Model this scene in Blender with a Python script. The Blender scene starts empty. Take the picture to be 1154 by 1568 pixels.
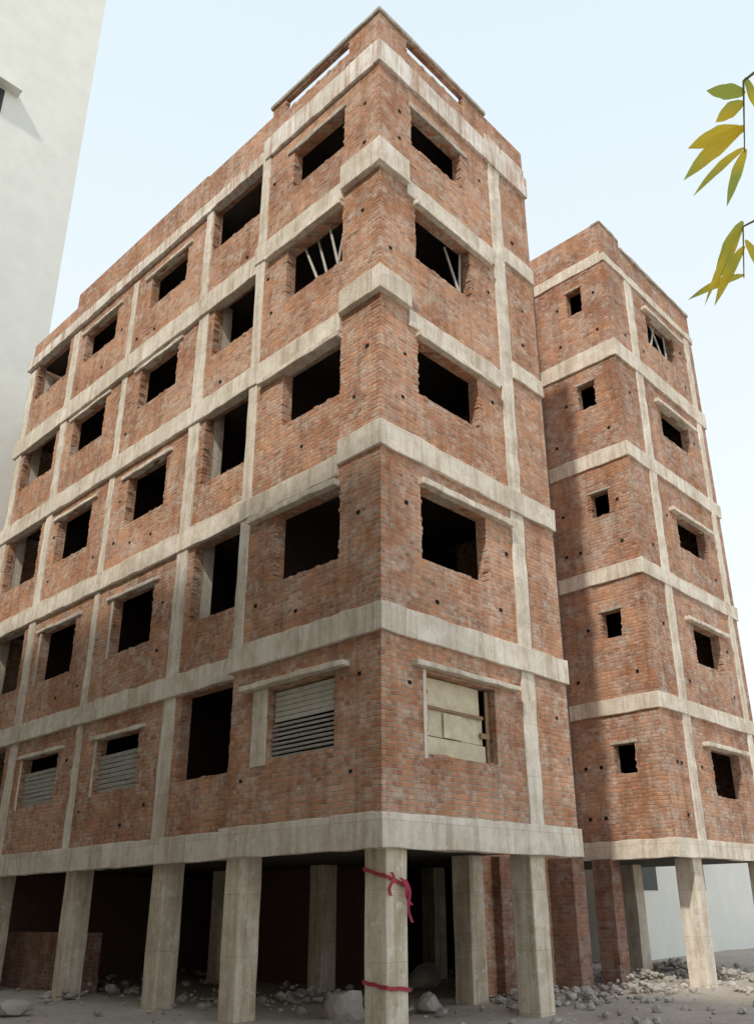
import bpy, bmesh, math, random
from mathutils import Vector, Matrix, noise
random.seed(7)
sc=bpy.context.scene
sc.view_settings.view_transform='Standard'; sc.view_settings.look='None'; sc.view_settings.exposure=0

# ---------------------------------------------------------------- materials
def nt(name):
    m=bpy.data.materials.new(name); m.use_nodes=True
    n=m.node_tree; b=n.nodes['Principled BSDF']; b.inputs['Roughness'].default_value=.9
    b.inputs['Specular IOR Level'].default_value=.15
    return m,n,b
def N(n,t,**k):
    x=n.nodes.new(t)
    for a,v in k.items(): setattr(x,a,v)
    return x
def ramp(n,src,p0,p1,c0=(0,0,0,1),c1=(1,1,1,1)):
    if p0>p1: p0,p1,c0,c1=p1,p0,c1,c0
    r=N(n,'ShaderNodeValToRGB'); r.color_ramp.elements[0].position=p0; r.color_ramp.elements[1].position=p1
    r.color_ramp.elements[0].color=c0; r.color_ramp.elements[1].color=c1
    n.links.new(src,r.inputs[0]); return r.outputs[0]
def mixc(n,f,a,b,mode='MIX'):
    m=N(n,'ShaderNodeMix',data_type='RGBA',blend_type=mode)
    for s,v in ((m.inputs['Factor'],f),(m.inputs[6],a),(m.inputs[7],b)):
        if isinstance(v,bpy.types.NodeSocket): n.links.new(v,s)
        else: s.default_value=v if not isinstance(v,tuple) or len(v)==4 else (*v,1)
    return m.outputs[2]
def math_(n,op,a,b=None,c=None):
    m=N(n,'ShaderNodeMath',operation=op)
    for i,v in enumerate((a,b,c)):
        if v is None: continue
        if isinstance(v,bpy.types.NodeSocket): n.links.new(v,m.inputs[i])
        else: m.inputs[i].default_value=v
    return m.outputs[0]
def noi(n,vec,scale,detail=4,rough=.6):
    t=N(n,'ShaderNodeTexNoise'); t.inputs['Scale'].default_value=scale; t.inputs['Detail'].default_value=detail; t.inputs['Roughness'].default_value=rough
    if vec is not None: n.links.new(vec,t.inputs['Vector'])
    return t.outputs['Fac']
def mapv(n,pos,sx,sy,sz):
    m=N(n,'ShaderNodeVectorMath',operation='MULTIPLY'); n.links.new(pos,m.inputs[0]); m.inputs[1].default_value=(sx,sy,sz); return m.outputs[0]
def bump(n,b,h,st=.5,d=.02):
    u=N(n,'ShaderNodeBump'); u.inputs['Strength'].default_value=st; u.inputs['Distance'].default_value=d
    n.links.new(h,u.inputs['Height']); n.links.new(u.outputs[0],b.inputs['Normal'])

def brick_mat(name,c1,c2,mort,smear,smear_amt=.75,pale=(.72,.50,.36),orange=(.66,.36,.20)):
    m,n,b=nt(name)
    pos=N(n,'ShaderNodeNewGeometry').outputs['Position']
    sep=N(n,'ShaderNodeSeparateXYZ'); n.links.new(pos,sep.inputs[0])
    add=math_(n,'ADD',sep.outputs[0],sep.outputs[1])
    wob=noi(n,pos,5,1,.75); wv=math_(n,'MULTIPLY',wob,.07)
    az=math_(n,'ADD',sep.outputs[2],wv); au=math_(n,'ADD',add,wv)
    cmb=N(n,'ShaderNodeCombineXYZ'); n.links.new(au,cmb.inputs[0]); n.links.new(az,cmb.inputs[1])
    br=N(n,'ShaderNodeTexBrick'); n.links.new(cmb.outputs[0],br.inputs['Vector'])
    for k,v in (('Scale',1),('Mortar Size',.014),('Mortar Smooth',.55),('Bias',-.15),('Brick Width',.235),('Row Height',.082)): br.inputs[k].default_value=v
    br.inputs['Color1'].default_value=(*c1,1); br.inputs['Color2'].default_value=(*c2,1); br.inputs['Mortar'].default_value=(*mort,1)
    col=br.outputs['Color']
    sn=N(n,'ShaderNodeVectorMath',operation='SNAP'); n.links.new(cmb.outputs[0],sn.inputs[0]); sn.inputs[1].default_value=(.1175,.082,1)
    wn_=N(n,'ShaderNodeTexWhiteNoise',noise_dimensions='2D'); n.links.new(sn.outputs[0],wn_.inputs['Vector'])
    inv=math_(n,'SUBTRACT',1.0,br.outputs['Fac'])
    col=mixc(n,math_(n,'MULTIPLY',ramp(n,wn_.outputs['Value'],.70,1.0),math_(n,'MULTIPLY',inv,.6)),col,(*pale,1))
    col=mixc(n,math_(n,'MULTIPLY',ramp(n,wn_.outputs['Value'],.0,.22,(1,1,1,1),(0,0,0,1)),math_(n,'MULTIPLY',inv,.55)),col,(.20,.09,.065,1))
    mid=noi(n,mapv(n,pos,1.6,1.6,2.4),1,3,.7)
    col=mixc(n,ramp(n,mid,.48,.66,c1=(.5,.5,.5,1)),col,(*orange,1))
    big=noi(n,pos,.6,4,.65)
    col=mixc(n,ramp(n,big,.42,.58),col,(.72,.64,.59),'MULTIPLY')
    s=noi(n,pos,6,5,.8)
    sf=math_(n,'MULTIPLY',math_(n,'MULTIPLY',ramp(n,s,.42,.58),ramp(n,mid,.56,.38)),smear_amt)
    s3=math_(n,'MULTIPLY',ramp(n,s,.55,.64),.6)
    sf=math_(n,'MAXIMUM',sf,s3)
    col=mixc(n,sf,col,(*smear,1))
    st=noi(n,mapv(n,pos,3.2,3.2,.3),1.0,4,.7); col=mixc(n,ramp(n,st,.48,.72,c1=(.6,.6,.6,1)),col,(.46,.40,.36,1),'MULTIPLY')
    n.links.new(col,b.inputs['Base Color'])
    fine=noi(n,pos,38,2,.7)
    bump(n,b,math_(n,'MULTIPLY_ADD',fine,.9,inv),.8,.018)
    return m
BRICK=brick_mat('red_brick',(.64,.305,.175),(.41,.185,.115),(.47,.40,.32),(.62,.53,.44))
BRICKW=brick_mat('wing_brick',(.56,.28,.17),(.37,.18,.12),(.41,.35,.29),(.56,.49,.42))
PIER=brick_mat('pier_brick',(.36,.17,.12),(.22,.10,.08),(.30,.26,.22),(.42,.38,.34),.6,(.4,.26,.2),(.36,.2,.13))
def conc_mat(name,c,dirt=(.60,.54,.46),amt=.65,board=True,spot=.45):
    m,n,b=nt(name)
    pos=N(n,'ShaderNodeNewGeometry').outputs['Position']
    a=noi(n,pos,1.7,5,.7); col=mixc(n,ramp(n,a,.38,.62),(*c,1),(c[0]*.80,c[1]*.77,c[2]*.73,1))
    st=noi(n,mapv(n,pos,6,6,.45),1,5,.75); col=mixc(n,ramp(n,st,.46,.64,c1=(amt,amt,amt,1)),col,(*dirt,1),'MULTIPLY')
    sp=noi(n,pos,4.5,6,.8); col=mixc(n,ramp(n,sp,.55,.66,c1=(spot,spot,spot,1)),col,(c[0]*.5,c[1]*.43,c[2]*.36,1))
    col=mixc(n,ramp(n,sp,.45,.36,c1=(.7,.7,.7,1)),col,(.84,.81,.76,1))
    if board:
        sep=N(n,'ShaderNodeSeparateXYZ'); n.links.new(pos,sep.inputs[0])
        cmb=N(n,'ShaderNodeCombineXYZ'); n.links.new(math_(n,'ADD',sep.outputs[0],sep.outputs[1]),cmb.inputs[0]); n.links.new(sep.outputs[2],cmb.inputs[1])
        br=N(n,'ShaderNodeTexBrick'); n.links.new(cmb.outputs[0],br.inputs['Vector'])
        for k,v in (('Scale',1),('Mortar Size',.005),('Mortar Smooth',.3),('Brick Width',.83),('Row Height',.9)): br.inputs[k].default_value=v
        for k,v in (('Color1',(1,1,1,1)),('Color2',(.84,.82,.79,1)),('Mortar',(.66,.61,.55,1))): br.inputs[k].default_value=v
        col=mixc(n,.85,col,br.outputs['Color'],'MULTIPLY')
    n.links.new(col,b.inputs['Base Color'])
    bump(n,b,noi(n,pos,24,3,.75),.6,.016)
    return m
CONC=conc_mat('cast_concrete',(.84,.78,.69))
CONCD=conc_mat('grey_concrete',(.52,.48,.42))
COLM=conc_mat('column_concrete',(.77,.70,.58),(.60,.52,.42),.7)
CREAM=conc_mat('cream_plaster',(.50,.45,.36),dirt=(.6,.55,.45),amt=.5,board=False)
WHITEW=conc_mat('limewashed_beam',(.86,.83,.78),dirt=(.62,.42,.32),amt=.95)
def plain(name,c,rough=.85,nz=.35,sc_=12):
    m,n,b=nt(name); b.inputs['Roughness'].default_value=rough
    pos=N(n,'ShaderNodeNewGeometry').outputs['Position']
    a=noi(n,pos,sc_,4,.7); col=mixc(n,ramp(n,a,.3,.7),(*c,1),tuple(x*(1-nz) for x in c)+(1,))
    n.links.new(col,b.inputs['Base Color']); bump(n,b,a,.3,.01); return m
NEIGH=plain('neighbour_render',(.80,.81,.76),nz=.10,sc_=1.2)
CONCI=plain('darkened_inner_concrete',(.085,.077,.068)); BRICKD=plain('darkened_inner_brick',(.05,.033,.026)); BRICKG=plain('undercroft_brick',(.15,.09,.065))  # inner concrete and inner brick lowered to near black: room shade in base colour
HOLE=plain('putlog_hole_shade',(.018,.015,.013)); WOOD=plain('weathered_slats',(.42,.40,.36)); PLY=plain('pale_plywood',(.72,.64,.47),nz=.35,sc_=4); SHUT=plain('grey_shutter',(.62,.60,.53),nz=.25,sc_=6)
POLE=plain('bamboo_pole',(.50,.47,.42)); RED=plain('red_cloth',(.45,.07,.10)); STEEL=plain('rusty_rebar',(.12,.07,.05))
ROCK=plain('broken_stone',(.48,.44,.40),sc_=3); PIPE=plain('drain_pipe',(.22,.17,.15)); DARKG=plain('dark_glass',(.06,.065,.07),.3)
PLANK=plain('brown_plank',(.36,.24,.14),nz=.4,sc_=9)
# ---------------------------------------------------------------- mesh builder
class MB:
    def __init__(s): s.v=[];s.f=[]
    def box(s,x0,x1,y0,y1,z0,z1,jit=0,seg=.45):
        if x1<x0:x0,x1=x1,x0
        if y1<y0:y0,y1=y1,y0
        L=[x1-x0,y1-y0,z1-z0]; ax=L.index(max(L)); k=max(1,int(L[ax]/seg)) if jit else 1
        lo=[x0,y0,z0];hi=[x1,y1,z1]; oth=[i for i in range(3) if i!=ax]
        base=len(s.v)
        for i in range(k+1):
            for (p,q) in ((0,0),(1,0),(1,1),(0,1)):
                c=[0,0,0]; c[ax]=lo[ax]+L[ax]*i/k
                c[oth[0]]=(lo,hi)[p][oth[0]]+random.uniform(-jit,jit); c[oth[1]]=(lo,hi)[q][oth[1]]+random.uniform(-jit,jit)
                s.v.append(tuple(c))
        for i in range(k):
            a=base+4*i
            for j in range(4):
                b=(j+1)%4; s.f.append((a+j,a+b,a+4+b,a+4+j))
        s.f.append((base,base+3,base+2,base+1)); e=base+4*k; s.f.append((e,e+1,e+2,e+3))
    def tube(s,a,b,r,r2=None,n=8):
        a=Vector(a);b=Vector(b);d=(b-a).normalized(); u=d.orthogonal().normalized(); w=d.cross(u); base=len(s.v); r2=r if r2 is None else r2
        for c,rr in((a,r),(b,r2)):
            for i in range(n):
                t=2*math.pi*i/n; s.v.append(tuple(c+u*math.cos(t)*rr+w*math.sin(t)*rr))
        for i in range(n): s.f.append((base+i,base+(i+1)%n,base+n+(i+1)%n,base+n+i))
        s.f.append(tuple(base+i for i in range(n))[::-1]); s.f.append(tuple(base+n+i for i in range(n)))
    def obj(s,name,mat,parent=None,bev=0,smooth=False):
        me=bpy.data.meshes.new(name); me.from_pydata(s.v,[],s.f)
        bm=bmesh.new(); bm.from_mesh(me); bmesh.ops.recalc_face_normals(bm,faces=bm.faces); bm.to_mesh(me); bm.free()
        me.materials.append(mat); o=bpy.data.objects.new(name,me); sc.collection.objects.link(o)
        if parent: o.parent=parent
        if bev:
            md=o.modifiers.new('bevel','BEVEL'); md.width=bev; md.segments=2; md.limit_method='ANGLE'; md.angle_limit=math.radians(50)
        if smooth:
            for p in me.polygons: p.use_smooth=True
        return o
def empty(name):
    e=bpy.data.objects.new(name,None); sc.collection.objects.link(e); return e
def fb(mb,face,c,u0,u1,z0,z1,out,inn,jit=0):
    if face=='R': mb.box(u0,u1,c-out,c+inn,z0,z1,jit,.3)
    else: mb.box(c-out,c+inn,u0,u1,z0,z1,jit,.3)
def wall(mb,face,c,u0,u1,z0,z1,holes,th=.23):
    us=sorted({u0,u1,*[h[0] for h in holes],*[h[1] for h in holes]}); zs=sorted({z0,z1,*[h[2] for h in holes],*[h[3] for h in holes]})
    for a,b in zip(us,us[1:]):
        run=None
        for p,q in zip(zs,zs[1:]):
            um=(a+b)/2;zm=(p+q)/2
            inside=any(h[0]<um<h[1] and h[2]<zm<h[3] for h in holes)
            if inside:
                if run: fb(mb,face,c,a,b,run[0],run[1],0,th); run=None
            else: run=(run[0],q) if run else (p,q)
        if run: fb(mb,face,c,a,b,run[0],run[1],0,th)
    for h in holes:
        z=h[2]+.01
        while z<h[3]-.08:
            for s_ in (0,1):
                p=random.uniform(-.03,.03)
                if p>0.004:
                    if s_==0: fb(mb,face,c,h[0]-.1,h[0]+p,z,z+.068,random.uniform(.002,.008),.11)
                    else: fb(mb,face,c,h[1]-p,h[1]+.1,z,z+.068,random.uniform(.002,.008),.11)
            z+=.082
        u=h[0]+.02
        while u<h[1]-.12:
            p=random.uniform(-.03,.022)
            if p>.003: fb(mb,face,c,u,u+.10,h[2]-.06,h[2]+p,random.uniform(.002,.01),random.uniform(.1,.2))
            u+=.115
    for i in range(int((u1-u0)*(z1-z0)*1.6)):
        u=random.uniform(u0+.1,u1-.35); z=z0+.082*int(random.uniform(.1,z1-z0-.2)/.082)
        if any(h[0]-.3<u<h[1]+.1 and h[2]-.15<z<h[3]+.1 for h in holes): continue
        fb(mb,face,c,u,u+.22,z,z+.068,random.uniform(.003,.009),.05)

B=empty('unfinished_brick_apartment_building')
brick=MB();conc=MB();lime=MB();inner=MB();innb=MB();hol=MB();ply=MB();wood=MB();pole=MB();gconc=MB();plk=MB();shut=MB()
Zt=[2.81,5.88,9.04,12.16,15.19]; Zb=[2.33,5.42,8.57,11.65,14.60]
HR=[(.98,2.72,3.7,4.95),(.95,2.72,6.85,8.15),(.95,2.7,10.0,11.15),(.95,2.65,13.0,14.25),(.9,2.5,15.85,16.85)]
HL=[(1.0,2.62,3.8,4.95),(.95,2.65,6.85,8.15),(1.0,2.62,10.0,11.2),(1.0,2.68,12.95,14.2),(1.0,2.6,15.85,16.9)]
wall(brick,'R',0,0,4.96,2.5,17.6,HR)
wall(brick,'L',0,.23,3.62,2.5,17.6,HL)
z=2.85
while z<18.6:
    o=random.uniform(.001,.007); l=random.choice((.11,.22)); l2=.33-l
    if not 17.3<z<18.0: brick.box(-o,l,-o*random.uniform(.3,1),l2,z,z+.07)
    z+=.082
RC=.35
hz=[(3.85,5.0,3.8,5.42),(6.85,8.2,6.9,8.57),(10.05,11.35,10.0,11.7),(13.25,14.45,13.3,14.7),(16.35,17.4,16.5,17.86)]
HN=[]
for i,(a,b,c,d) in enumerate(hz):
    HN+= [(4.1 if i==0 else 3.76,5.75 if i<4 else 6.1,c,d),(7.2,8.9,a,b),(10.65,12.45,a,b),(13.5,15.6,c,d)]
wall(brick,'L',RC,3.62,16.2,2.5,18.1,HN)
J=.013
def bnd(mb,face,c,u0,u1,z0,z1,out,inn=.12,j=J): fb(mb,face,c,u0,u1,z0,z1,out,inn,j)
for i in range(3):
    bnd(conc,'R',0,-.065,5.0,Zb[i],Zt[i],.065)
bnd(conc,'L',0,.13,3.72,Zb[0],Zt[0],.065); bnd(conc,'L',0,.13,3.74,Zb[1],Zt[1],.07)
bnd(conc,'L',0,.13,1.0,Zb[2],Zt[2],.065)
bnd(conc,'L',0,1.0,3.74,8.36,8.76,.05)
for (zb,zt,l0,l1,o) in ((Zb[3],Zt[3],11.32,11.70,.12),(Zb[4],Zt[4],14.42,14.82,.12)):
    bnd(conc,'R',0,-o,.72,zb,zt,o); bnd(conc,'L',0,.13,.98,zb,zt,o)
    bnd(conc,'R',0,.72,3.5,l0,l1,.045); bnd(conc,'L',0,.98,3.74,l0,l1+.05,.06)
    bnd(conc,'R',0,3.9,5.0,zt-.42,zt,.05)
bnd(conc,'R',0,.66,3.32,5.0,5.09,.14); bnd(conc,'L',0,.68,3.25,5.0,5.09,.16)
bnd(conc,'R',0,.90,3.45,8.17,8.29,.13); bnd(conc,'L',0,.97,3.35,8.17,8.29,.14)
for z in (11.16,14.26):
    bnd(conc,'R',0,.90,3.3,z,z+.10,.12); bnd(conc,'L',0,.98,3.3,z+.01,z+.11,.13)
bnd(gconc,'R',0,.85,2.7,16.86,16.98,.03); bnd(gconc,'L',0,.95,2.8,16.91,17.02,.03)
bnd(conc,'R',0,.90,.975,3.62,4.99,.018,.05,.004); bnd(conc,'L',0,2.63,3.02,3.72,4.99,.02,.05,.005)
bnd(conc,'R',0,3.5,3.9,Zt[0],17.5,.03)
conc.box(-.025,.6,3.42,3.70,5.885,18.0,.01)
for u0,u1,o in ((5.95,6.35,.05),(9.6,9.85,.03),(12.85,13.2,.05),(15.75,16.1,.04)):
    bnd(conc,'L',RC,u0 if u0>5.95 else 5.95,u1,Zt[0],17.7 if u0>6 else 15.1,o)
bnd(conc,'L',RC,6.12,6.4,15.2,17.84,.05)
for u in (5.76,15.61): conc.box(RC+.02,RC+.5,u,u+.16,5.9,17.6 if u>6 else 14.9)
for i in range(5):
    bnd(conc,'L',RC,3.75,16.3,Zb[i]+.02,Zt[i],.09)
for (a,b,c,d) in hz:
    for u0,u1 in ((7.0,9.2),(10.4,12.7)): bnd(conc,'L',RC,u0,u1,b,b+.09,.06)
for i,(a,b,c,d) in enumerate(hz[:2]):
    for u in (8.9,12.45): bnd(conc,'L',RC,u+.01,u+.1,a-.05,b-.005,.015,.05,.003)
bnd(lime,'R',0,-.07,5.0,17.35,17.95,.07); bnd(lime,'L',0,.13,3.6,17.35,17.95,.07)
bnd(lime,'L',RC,3.74,16.3,17.85,18.22,.1)
wall(brick,'R',0,0,3.45,17.955,18.82,[(.8,2.7,18.42,18.76)],.11)
wall(brick,'L',0,.113,3.45,17.955,18.82,[(.9,3.0,18.42,18.76)],.11)
bnd(gconc,'R',0,-.05,3.5,18.825,18.92,.05,.14,.006); bnd(gconc,'L',0,.15,3.5,18.825,18.92,.05,.14,.006)
wall(brick,'R',0,3.452,4.96,17.955,18.80,[])
bnd(lime,'R',0,3.45,4.98,17.96,18.25,.02)
wall(brick,'L',RC,3.62,6.6,18.225,19.28,[]); wall(brick,'L',RC,6.605,13.4,18.225,19.35,[]); wall(brick,'L',RC,13.405,16.2,18.225,18.85,[])
brick.box(.235,6,3.46,3.61,18.01,18.8); brick.box(.59,6.5,16.0,16.19,2.5,18.7)
brick.box(4.73,4.955,.235,2.3,2.5,18.75)
wall(brick,'R',2.3,4.97,8.6,0,18.4,[])
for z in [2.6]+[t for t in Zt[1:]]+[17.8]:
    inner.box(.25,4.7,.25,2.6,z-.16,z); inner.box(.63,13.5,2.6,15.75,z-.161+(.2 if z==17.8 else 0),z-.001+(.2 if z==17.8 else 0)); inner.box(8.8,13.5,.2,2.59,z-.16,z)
for a,b in zip(Zt,Zt[1:]+[18.0]):  # unseen partitions, added behind the windows to keep the rooms dark
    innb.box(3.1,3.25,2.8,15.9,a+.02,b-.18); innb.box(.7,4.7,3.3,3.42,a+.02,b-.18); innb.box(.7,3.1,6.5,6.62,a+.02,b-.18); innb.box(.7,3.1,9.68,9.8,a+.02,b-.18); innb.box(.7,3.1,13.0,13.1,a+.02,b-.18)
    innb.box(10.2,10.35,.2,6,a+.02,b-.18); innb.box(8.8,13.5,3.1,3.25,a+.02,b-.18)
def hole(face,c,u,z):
    s=random.uniform(.028,.042); fb(hol,face,c,u-s,u+s,z-s*.8,z+s*.8,.013,.02)  # solid near-black block on the wall; its colour is the hole's shade
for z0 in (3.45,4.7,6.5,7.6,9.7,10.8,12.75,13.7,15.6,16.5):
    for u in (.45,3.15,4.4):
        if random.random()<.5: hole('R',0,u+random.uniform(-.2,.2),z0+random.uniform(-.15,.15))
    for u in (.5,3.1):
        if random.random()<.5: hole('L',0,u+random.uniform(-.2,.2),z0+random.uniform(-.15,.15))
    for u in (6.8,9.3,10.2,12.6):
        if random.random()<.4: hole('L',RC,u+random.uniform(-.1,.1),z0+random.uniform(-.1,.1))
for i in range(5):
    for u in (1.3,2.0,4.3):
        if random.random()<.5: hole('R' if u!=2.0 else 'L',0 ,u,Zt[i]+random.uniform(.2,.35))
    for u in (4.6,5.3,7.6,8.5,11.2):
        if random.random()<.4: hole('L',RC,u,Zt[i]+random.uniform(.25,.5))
# boarded openings, first floor
for k,(a,b) in enumerate(((3.72,4.0),(4.015,4.45),(4.465,4.93))):
    ply.box(1.03+.02*k,2.56-.05*k,.13+.012*k,.15+.012*k,a,b,.006)
ply.box(1.5,1.95,.10,.118,4.02,4.40,.012)
plk.box(1.06,2.5,.095,.118,4.43,4.475,.006); plk.box(2.42,2.66,.10,.125,4.12,4.20,.006); plk.box(2.60,2.68,.12,.14,3.72,4.93,.004)
for k in range(6): shut.box(.12+.004*(k%2),.14,1.04,2.58,4.42+.085*k,4.495+.085*k,.004)
for k in range(8): wood.box(.10,.13,1.02,2.6,3.82+.074*k,3.86+.074*k,.005)
for u0,u1 in ((7.22,8.88),(10.67,12.43)):
    for k in range(8): wood.box(RC+.1,RC+.13,u0,u1,3.87+.1*k,3.955+.1*k,.006)
for a,b in (((.1,1.2,12.96),(.15,1.55,14.2)),((.1,1.25,12.98),(.2,1.1,14.2)),((.12,1.8,12.97),(.2,2.35,14.2)),((.2,1.6,12.96),(.25,2.0,14.2)),((1.05,.12,13.0),(1.15,.2,14.25)),((2.45,.12,13.0),(2.2,.3,14.25)),((2.5,.2,13.0),(2.58,.2,14.25))):
    pole.tube(a,b,.032,.024)
gcol=MB()
for x0,y0 in ((.11,.03),(3.52,.04),(.05,3.18),(.42,5.95),(.42,9.3),(.42,13.0),(4.2,1.9),(4.4,6.1),(4.4,9.7),(7.9,6.0)):
    gcol.box(x0,x0+.42,y0,y0+.42,-.1,2.44,.008)
gcol.obj('ground_floor_columns',COLM,B,.02)
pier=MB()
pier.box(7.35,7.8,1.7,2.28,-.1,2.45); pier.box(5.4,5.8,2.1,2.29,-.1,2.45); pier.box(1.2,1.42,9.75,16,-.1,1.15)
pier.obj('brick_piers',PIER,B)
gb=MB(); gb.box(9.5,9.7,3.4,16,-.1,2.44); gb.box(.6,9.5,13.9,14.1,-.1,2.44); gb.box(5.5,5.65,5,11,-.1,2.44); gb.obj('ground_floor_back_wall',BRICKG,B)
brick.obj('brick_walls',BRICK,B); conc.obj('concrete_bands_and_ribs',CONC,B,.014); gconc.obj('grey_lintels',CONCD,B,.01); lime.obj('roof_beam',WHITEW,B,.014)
inner.obj('floor_slabs',CONCI,B); innb.obj('added_darkening_partitions',BRICKD,B); hol.obj('putlog_shade_patches',HOLE,B); ply.obj('plywood_boards',PLY,B); wood.obj('shutter_slats',WOOD,B); pole.obj('timber_props',POLE,B); plk.obj('timber_battens',PLANK,B); shut.obj('rolled_shutter',SHUT,B)
reb=MB()
for (x,y,z) in ((.3,3.5,18),(.35,3.6,18),(.4,3.55,18)):
    reb.tube((x,y,z),(x+random.uniform(-.03,.03),y+random.uniform(-.05,.05),z+random.uniform(.9,1.5)),.008,n=5)
reb.obj('starter_bars',STEEL,B)

# ---------------------------------------------------------------- wing
W=empty('unfinished_brick_building_wing')
wb=MB();wc=MB();wg=MB();wh=MB();wp=MB()
XW=8.56;YW=-.06
HW=[(.62,1.15,4.2,4.85),(.6,1.12,7.3,7.95),(.58,1.08,10.4,11.05),(.62,1.14,13.5,14.25),(.72,1.2,16.5,17.3)]
wall(wb,'L',XW,YW+.23,2.298,2.5,19.1,HW)
HWR=[(10.9,12.5,3.8,4.9),(10.9,12.4,6.95,7.95),(10.85,12.5,10.0,10.9),(10.8,12.5,13.25,14.15),(10.7,12.4,16.2,17.2)]
wall(wb,'R',YW,XW,13.8,2.5,18.75,HWR); wall(wb,'R',YW,XW,9.6,18.75,19.05,[])
wb.box(13.57,13.8,YW+.23,16,2.5,18.75); wb.box(8.6,13.56,15.8,16,0,18.75)
for i in range(5):
    fb(wc,'R',YW,XW-.05,13.85,Zb[i]+.1,Zt[i],.05,.1,J); fb(wc,'L',XW,YW+.1,2.28,Zb[i]+.1,Zt[i],.05,.1,J)
    b=HWR[i][3]; fb(wc,'R',YW,10.5,12.9,b,b+.1,.14,.1,J)
    a=HW[i]; fb(wg,'L',XW,a[0]-.06,a[1]+.06,a[3],a[3]+.07,.02,.1,.004)
fb(wc,'L',XW,YW+.1,2.28,17.75,18.1,.04,.1,J); fb(wc,'R',YW,XW-.04,13.85,17.75,18.0,.04,.1,J)
fb(wc,'R',YW,9.6,9.98,Zt[0],17.7,.03,.1,J); fb(wc,'R',YW,13.2,13.5,Zt[0],17.7,.03,.1,J)
fb(wg,'R',YW,9.62,13.8,18.755,18.85,.05,.3,J); fb(wg,'R',YW,XW-.02,9.58,19.055,19.12,.02,.25,J)
for x0,y0 in ((9.35,.0),(13.2,0),(11.5,2.6)): wc.box(x0,x0+.42,y0,y0+.42,-.1,2.46,.006)
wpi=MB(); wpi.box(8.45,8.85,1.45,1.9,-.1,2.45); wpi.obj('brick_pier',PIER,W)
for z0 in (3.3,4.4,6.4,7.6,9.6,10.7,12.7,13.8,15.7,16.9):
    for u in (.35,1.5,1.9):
        if random.random()<.5: s=.036; fb(wh,'L',XW,u-s,u+s,z0-s,z0+s,.013,.02)  # dark blocks again, hole shade given by colour
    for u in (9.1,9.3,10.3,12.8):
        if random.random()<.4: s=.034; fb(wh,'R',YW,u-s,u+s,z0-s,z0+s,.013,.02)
for a,b in (((10.95,.0,16.2),(11.5,.1,17.2)),((11.6,.0,16.2),(11.3,.1,17.2)),((11.9,0,16.2),(12.1,.1,17.2))): wp.tube(a,b,.028)
wb.obj('brick_walls',BRICKW,W); wc.obj('concrete_bands_and_columns',CONC,W,.012); wg.obj('lintels_and_coping',CONCD,W,.008); wh.obj('putlog_shade_patches',HOLE,W); wp.obj('timber_props',POLE,W)
wr=MB()
for x,y,h in ((9.65,.1,.5),(9.75,.3,.4),(9.7,.2,.6)): wr.tube((x,y,18.5),(x+random.uniform(-.06,.06),y,18.75+h),.010,n=5)
wr.obj('starter_bars',STEEL,W)
pp=MB(); pp.tube((8.49,2.2,.1),(8.49,2.2,18.2),.03); pp.obj('drain_pipe',PIPE,W)

# ---------------------------------------------------------------- neighbours
def neighbour(name,x0,x1,y0,y1,h,faces,mat=NEIGH,zs=1.2,dz=3.1):
    E=empty(name); m=MB(); m.box(x0,x1,y0,y1,-.1,h); m.obj('rendered_walls',mat,E)
    w=MB(); l=MB()
    for face,c,u0,u1 in faces:
        z=zs
        while z+1.4<h:
            u=u0
            while u+1.3<u1:
                if face=='R': w.box(u,u+1.2,c-.02,c+.1,z,z+1.2); l.box(u-.15,u+1.7,c-.45,c+.1,z+1.26,z+1.40)
                if face=='E': w.box(c-.1,c+.02,u,u+1.2,z,z+1.2); l.box(c-.1,c+.45,u-.15,u+1.35,z+1.26,z+1.34)
                u+=3.4
            z+=dz
    w.obj('window_panes',DARKG,E); l.obj('sunshades',mat,E); return E
neighbour('white_apartment_building',-14,1.95,19.5,30,52,[('R',19.5,-2.5-3.4*3,-1.0)],NEIGH,2.6,14.0)
neighbour('rendered_apartment_block',-26,-13.6,-14,26,24.6,[('E',-13.6,-11.8,25)],CREAM)
neighbour('cream_low_house',14.8,30,5.2,14,4.2,[('R',5.2,16.4,24)],NEIGH,1.9)

# ---------------------------------------------------------------- ground
def ground():
    m,n,b=nt('dusty_ground'); pos=N(n,'ShaderNodeNewGeometry').outputs['Position']
    a=noi(n,pos,.35,6,.7); col=mixc(n,ramp(n,a,.35,.65),(.54,.48,.42,1),(.38,.33,.28,1))
    c=noi(n,pos,14,6,.8); col=mixc(n,ramp(n,c,.5,.7,c1=(.6,.6,.6,1)),col,(.22,.19,.16,1)); d=noi(n,pos,5,5,.8); col=mixc(n,ramp(n,d,.55,.7,c1=(.6,.6,.6,1)),col,(.64,.59,.53,1))
    n.links.new(col,b.inputs['Base Color']); bump(n,b,c,.8,.04)
    bm=bmesh.new(); S=[-400,-100,-40]+[x*.6 for x in range(-40,60)]+[45,110,400]
    g=[[bm.verts.new((x,y,(noise.noise(Vector((x*.5,y*.5,0)))*.05 if max(abs(x),abs(y))<36 else 0)-.03)) for y in S] for x in S]
    for i in range(len(S)-1):
        for j in range(len(S)-1): bm.faces.new((g[i][j],g[i+1][j],g[i+1][j+1],g[i][j+1]))
    me=bpy.data.meshes.new('ground'); bm.to_mesh(me); bm.free(); me.materials.append(m)
    for p in me.polygons: p.use_smooth=True
    o=bpy.data.objects.new('ground',me); sc.collection.objects.link(o)
ground()
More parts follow.
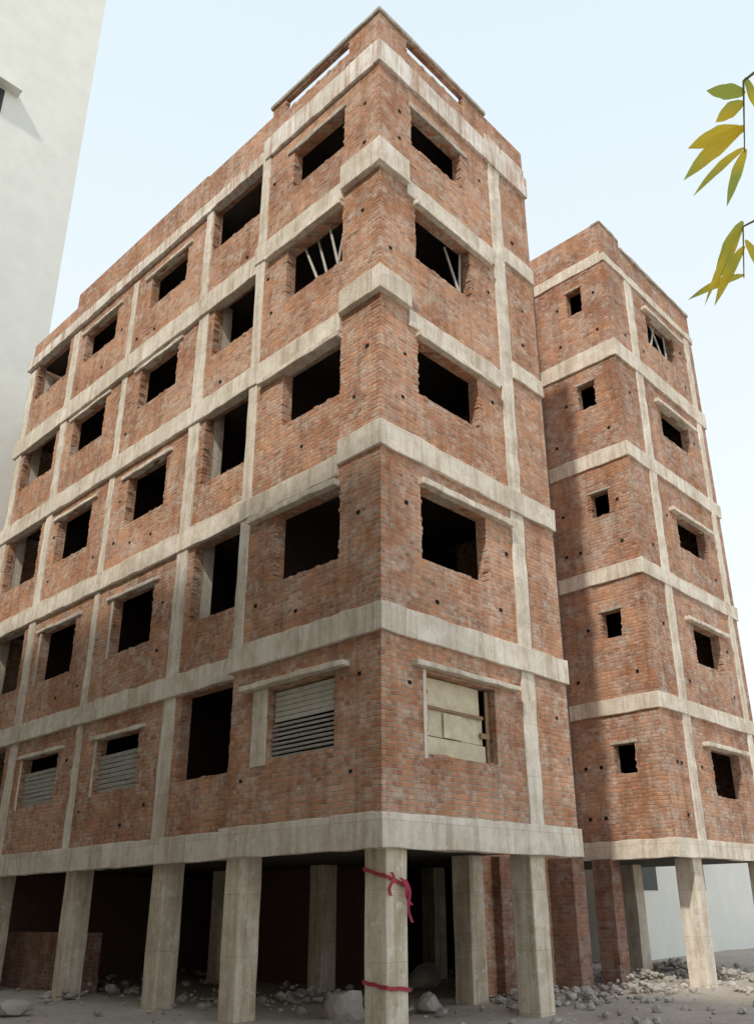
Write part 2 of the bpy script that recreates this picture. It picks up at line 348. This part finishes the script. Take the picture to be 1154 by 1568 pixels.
def rocks(name,items):
    bm=bmesh.new()
    for (x,y,z,s,sd) in items:
        r=bmesh.ops.create_icosphere(bm,subdivisions=2 if s>.15 else 1,radius=s)
        sx,sy,sz=random.uniform(.8,1.4),random.uniform(.7,1.2),random.uniform(.45,.85); off=Vector((sd*3.1,sd*1.7,sd))
        M=Matrix.Rotation(random.uniform(0,6.3),3,'Z')@Matrix.Rotation(random.uniform(-.5,.5),3,'X')
        for v in r['verts']:
            q=v.co*(1+.45*noise.noise(v.co/s*1.1+off)); q=Vector((q.x*sx,q.y*sy,q.z*sz)); v.co=M@q+Vector((x,y,z))
    me=bpy.data.meshes.new(name); bm.to_mesh(me); bm.free(); me.materials.append(ROCK)
    o=bpy.data.objects.new(name,me); sc.collection.objects.link(o); return o
rocks('boulder',[(1.5,2.3,.12,.34,1)]); rocks('boulder',[(6.3,4.9,.15,.38,4)]); rocks('boulder',[(-1.5,7.2,.1,.27,9)]); rocks('boulder',[(3.0,1.9,.08,.2,12)])
it=[]
for i in range(900):
    x=random.uniform(-4,16);y=random.uniform(-2.5,14)
    if x<1.5 and random.random()<.6: continue
    s=random.choice([.02,.03,.04,.06,.09]); it.append((x,y,s*.2,s,i))
for cx,cy,n_ in ((5.5,1.2,150),(9.8,2.0,140),(12.5,2.2,190),(3,5,80),(1.5,6,50),(.9,9,50),(7.5,.6,100),(11,.6,90)):
    for i in range(n_):
        dx,dy=random.gauss(0,.7),random.gauss(0,.6); h=max(0,.3-.26*math.hypot(dx,dy)); s=random.choice([.03,.04,.06,.10]); it.append((cx+dx,cy+dy,h*random.random(),s,i*1.3+cx))
rocks('rubble',it)

# ---------------------------------------------------------------- red cloth tied round the corner column
def ribbon(pts,w,m):
    base=len(m.v)
    for p in pts:
        p=Vector(p); m.v.append(tuple(p+Vector((0,0,w/2)))); m.v.append(tuple(p-Vector((0,0,w/2))))
    for i in range(len(pts)-1): a=base+2*i; m.f.append((a,a+1,a+3,a+2))
cl=MB(); o=.02
def wrap(z,w,sl=.0):
    c=[(.11-o,.45+o),(.11-o,.03-o),(.53+o,.03-o),(.53+o,.45+o),(.11-o,.45+o)]
    pts=[]
    for (a,b) in zip(c,c[1:]):
        for k in range(6):
            t=k/6; x=a[0]+(b[0]-a[0])*t;y=a[1]+(b[1]-a[1])*t; pts.append((x,y,z+sl*(x-y)+random.uniform(-.01,.01)))
    pts.append(pts[0]); ribbon(pts,w,cl)
wrap(.62,.05,-.1); wrap(1.98,.05,-.25)
def hang(x,y,z,l,dx,dy,w=.05):
    base=len(cl.v); n=10
    for k in range(n+1):
        t=k/n; px=x+dx*t+.03*math.sin(t*7); py=y+dy*t-.012-.02*math.sin(t*5)
        cl.v+= [(px,py,z-l*t),(px+w,py-.01,z-l*t)]
    for k in range(n): a=base+2*k; cl.f.append((a,a+1,a+3,a+2))
hang(.12,-.02,2.02,.3,-.02,-.01); hang(.4,-.02,1.93,.55,.1,-.03,.04); hang(.3,-.02,1.95,.35,.2,-.02,.05)
co=cl.obj('red_cloth_tie',RED); sm=co.modifiers.new('s','SOLIDIFY'); sm.thickness=.006

# ---------------------------------------------------------------- mango tree at the right
T=empty('mango_tree')
tm,tn,tb=nt('mango_leaf'); pos=N(tn,'ShaderNodeNewGeometry').outputs['Position']
lc=ramp(tn,noi(tn,pos,4,1),.38,.56,(.50,.58,.12,1),(.90,.72,.08,1)); tn.links.new(lc,tb.inputs['Base Color']); tb.inputs['Roughness'].default_value=.45
tr=N(tn,'ShaderNodeBsdfTranslucent'); tn.links.new(lc,tr.inputs[0]); mx=N(tn,'ShaderNodeMixShader'); mx.inputs[0].default_value=.55
tn.links.new(tb.outputs[0],mx.inputs[1]); tn.links.new(tr.outputs[0],mx.inputs[2]); tn.links.new(mx.outputs[0],tn.nodes['Material Output'].inputs[0])
tl=MB()
def leaf(p,d,L,w,droop=.25,sv=None):
    p=Vector(p);d=Vector(d).normalized(); s=sv if sv else d.cross(Vector((random.uniform(-.3,.3),random.uniform(-.3,.3),1)))
    s=s.normalized(); up=s.cross(d)
    base=len(tl.v); n=9
    for k in range(n+1):
        t=k/n; ww=w*math.sin(math.pi*min(1,.04+t*.96))**.8*(1-.35*t)*(1+.06*math.sin(t*19)); c=p+d*L*t-Vector((0,0,1))*droop*L*t*t
        for q in (-1,0,1): tl.v.append(tuple(c+s*ww*q+up*(.22*ww*abs(q))))
    for k in range(n):
        for q in (0,1): a=base+3*k+q; tl.f.append((a,a+1,a+4,a+3))
e1=Vector((.674,-.7385,0)); e2=Vector((-.274,-.25,.9285)); e3=Vector((.6857,.6261,.3714))
A1=Vector((-6.31,-8.02,4.33))-e1*.03; A2=Vector((-6.16,-7.87,3.80))-e1*.03
tw=MB()
tw.tube((-5.0,-9.6,-.1),(-4.8,-9.5,1.8),.16,.12,12); tw.tube((-4.8,-9.5,1.8),(-4.7,-9.4,4.4),.12,.06,10)
K1=Vector((-5.6,-8.6,4.5))
for a,b,r,r2 in (((-4.75,-9.45,3.0),K1,.04,.016),(K1,A1+e1*.08,.014,.006),(A1+e1*.08,A1-e2*.06,.006,.004),(A1-e2*.06,A1-e2*.31,.004,.002),(K1,A2+e1*.1+e2*.05,.012,.005),(A2+e1*.1+e2*.05,A2,.005,.003),(A2,A2-e2*.18,.003,.002),((-4.7,-9.4,4.0),(-3.8,-9.9,5.5),.05,.02),((-4.7,-9.4,4.2),(-4.9,-9.9,5.8),.04,.02)):
    tw.tube(a,b,r,r2)
tw.obj('trunk_and_limbs',plain('bark',(.30,.32,.12)),T,smooth=True)
def lf(A,u,v,du,dv,L,w=.022,tilt=.3):
    d=(e1*du+e2*dv).normalized(); s=d.cross(e3)+e3*tilt
    leaf(A+e1*u*.0023+e2*v*.0023, d+e3*random.uniform(-.3,.3), L*.0023, w*1.25,.2,s)
lf(A1,2,-45,-50,22,62,.026); lf(A1,0,-58,-55,-30,55,.024); lf(A1,0,-95,-90,-62,130,.028); lf(A1,0,-100,-70,-14,95,.030,.5); lf(A1,0,-128,-64,-46,112,.018,1); lf(A1,3,-130,-35,-80,80,.02)
lf(A2,0,8,-45,-80,95,.026); lf(A2,0,0,-70,-100,135,.018,.8); lf(A2,0,-74,-80,-22,100,.016,.8); lf(A2,2,-30,-50,-70,100,.022,.5); lf(A1,4,-20,20,-60,80,.022); lf(A2,4,-20,30,-60,80,.022)
for i in range(1300):
    v=Vector((random.gauss(0,1),random.gauss(0,1),random.gauss(0,1))).normalized()*random.uniform(.5,1.25)
    c=Vector((-4.4,-9.75,5.2))+Vector((v.x,v.y,v.z*.8)); leaf(c,(v.x,v.y,v.z-.6),.15,.02)
tl.obj('leaves',tm,T)

# ---------------------------------------------------------------- light
wd=bpy.data.worlds.new('World'); sc.world=wd; wd.use_nodes=True; wn=wd.node_tree
bg=wn.nodes['Background']; sky=wn.nodes.new('ShaderNodeTexSky'); sky.sky_type='NISHITA'; sky.sun_disc=False
az=math.atan2(-.95,-.36); el=math.radians(48)
sky.sun_elevation=el; sky.sun_rotation=az%(2*math.pi); sky.dust_density=4
tc=wn.nodes.new('ShaderNodeTexCoord'); sx=wn.nodes.new('ShaderNodeSeparateXYZ'); wn.links.new(tc.outputs['Generated'],sx.inputs[0])
hz_=ramp(wn,sx.outputs[2],0,.95,(7.6,7.7,7.7,1),(5.3,6.3,6.9,1))
out=mixc(wn,.91,sky.outputs[0],hz_)
wn.links.new(out,bg.inputs[0]); bg.inputs[1].default_value=.15
sd=bpy.data.lights.new('sun','SUN'); sd.energy=2.9; sd.angle=math.radians(2.5); sd.color=(1,.93,.82)
so=bpy.data.objects.new('sun',sd); sc.collection.objects.link(so)
D=Vector((math.sin(az)*math.cos(el),math.cos(az)*math.cos(el),math.sin(el))); so.rotation_euler=D.to_track_quat('Z','Y').to_euler()

# ---------------------------------------------------------------- camera
cd=bpy.data.cameras.new('camera'); co=bpy.data.objects.new('camera',cd); sc.collection.objects.link(co); sc.camera=co
ya,pi_,ro=math.radians(42.408),math.radians(21.801),math.radians(-.944)
F=Vector((math.cos(ya)*math.cos(pi_),math.sin(ya)*math.cos(pi_),math.sin(pi_))); R=Vector((math.sin(ya),-math.cos(ya),0)); U=R.cross(F)
R2=R*math.cos(ro)+U*math.sin(ro); U2=-R*math.sin(ro)+U*math.cos(ro)
M=Matrix((R2,U2,-F)).transposed().to_4x4(); M.translation=Vector((-8.719,-8.557,1.609)); co.matrix_world=M
cd.sensor_fit='VERTICAL'; cd.sensor_height=36; cd.lens=1307.765/1568*36; cd.shift_y=77.7/1568; cd.shift_x=-49.8/1568; cd.clip_end=2000
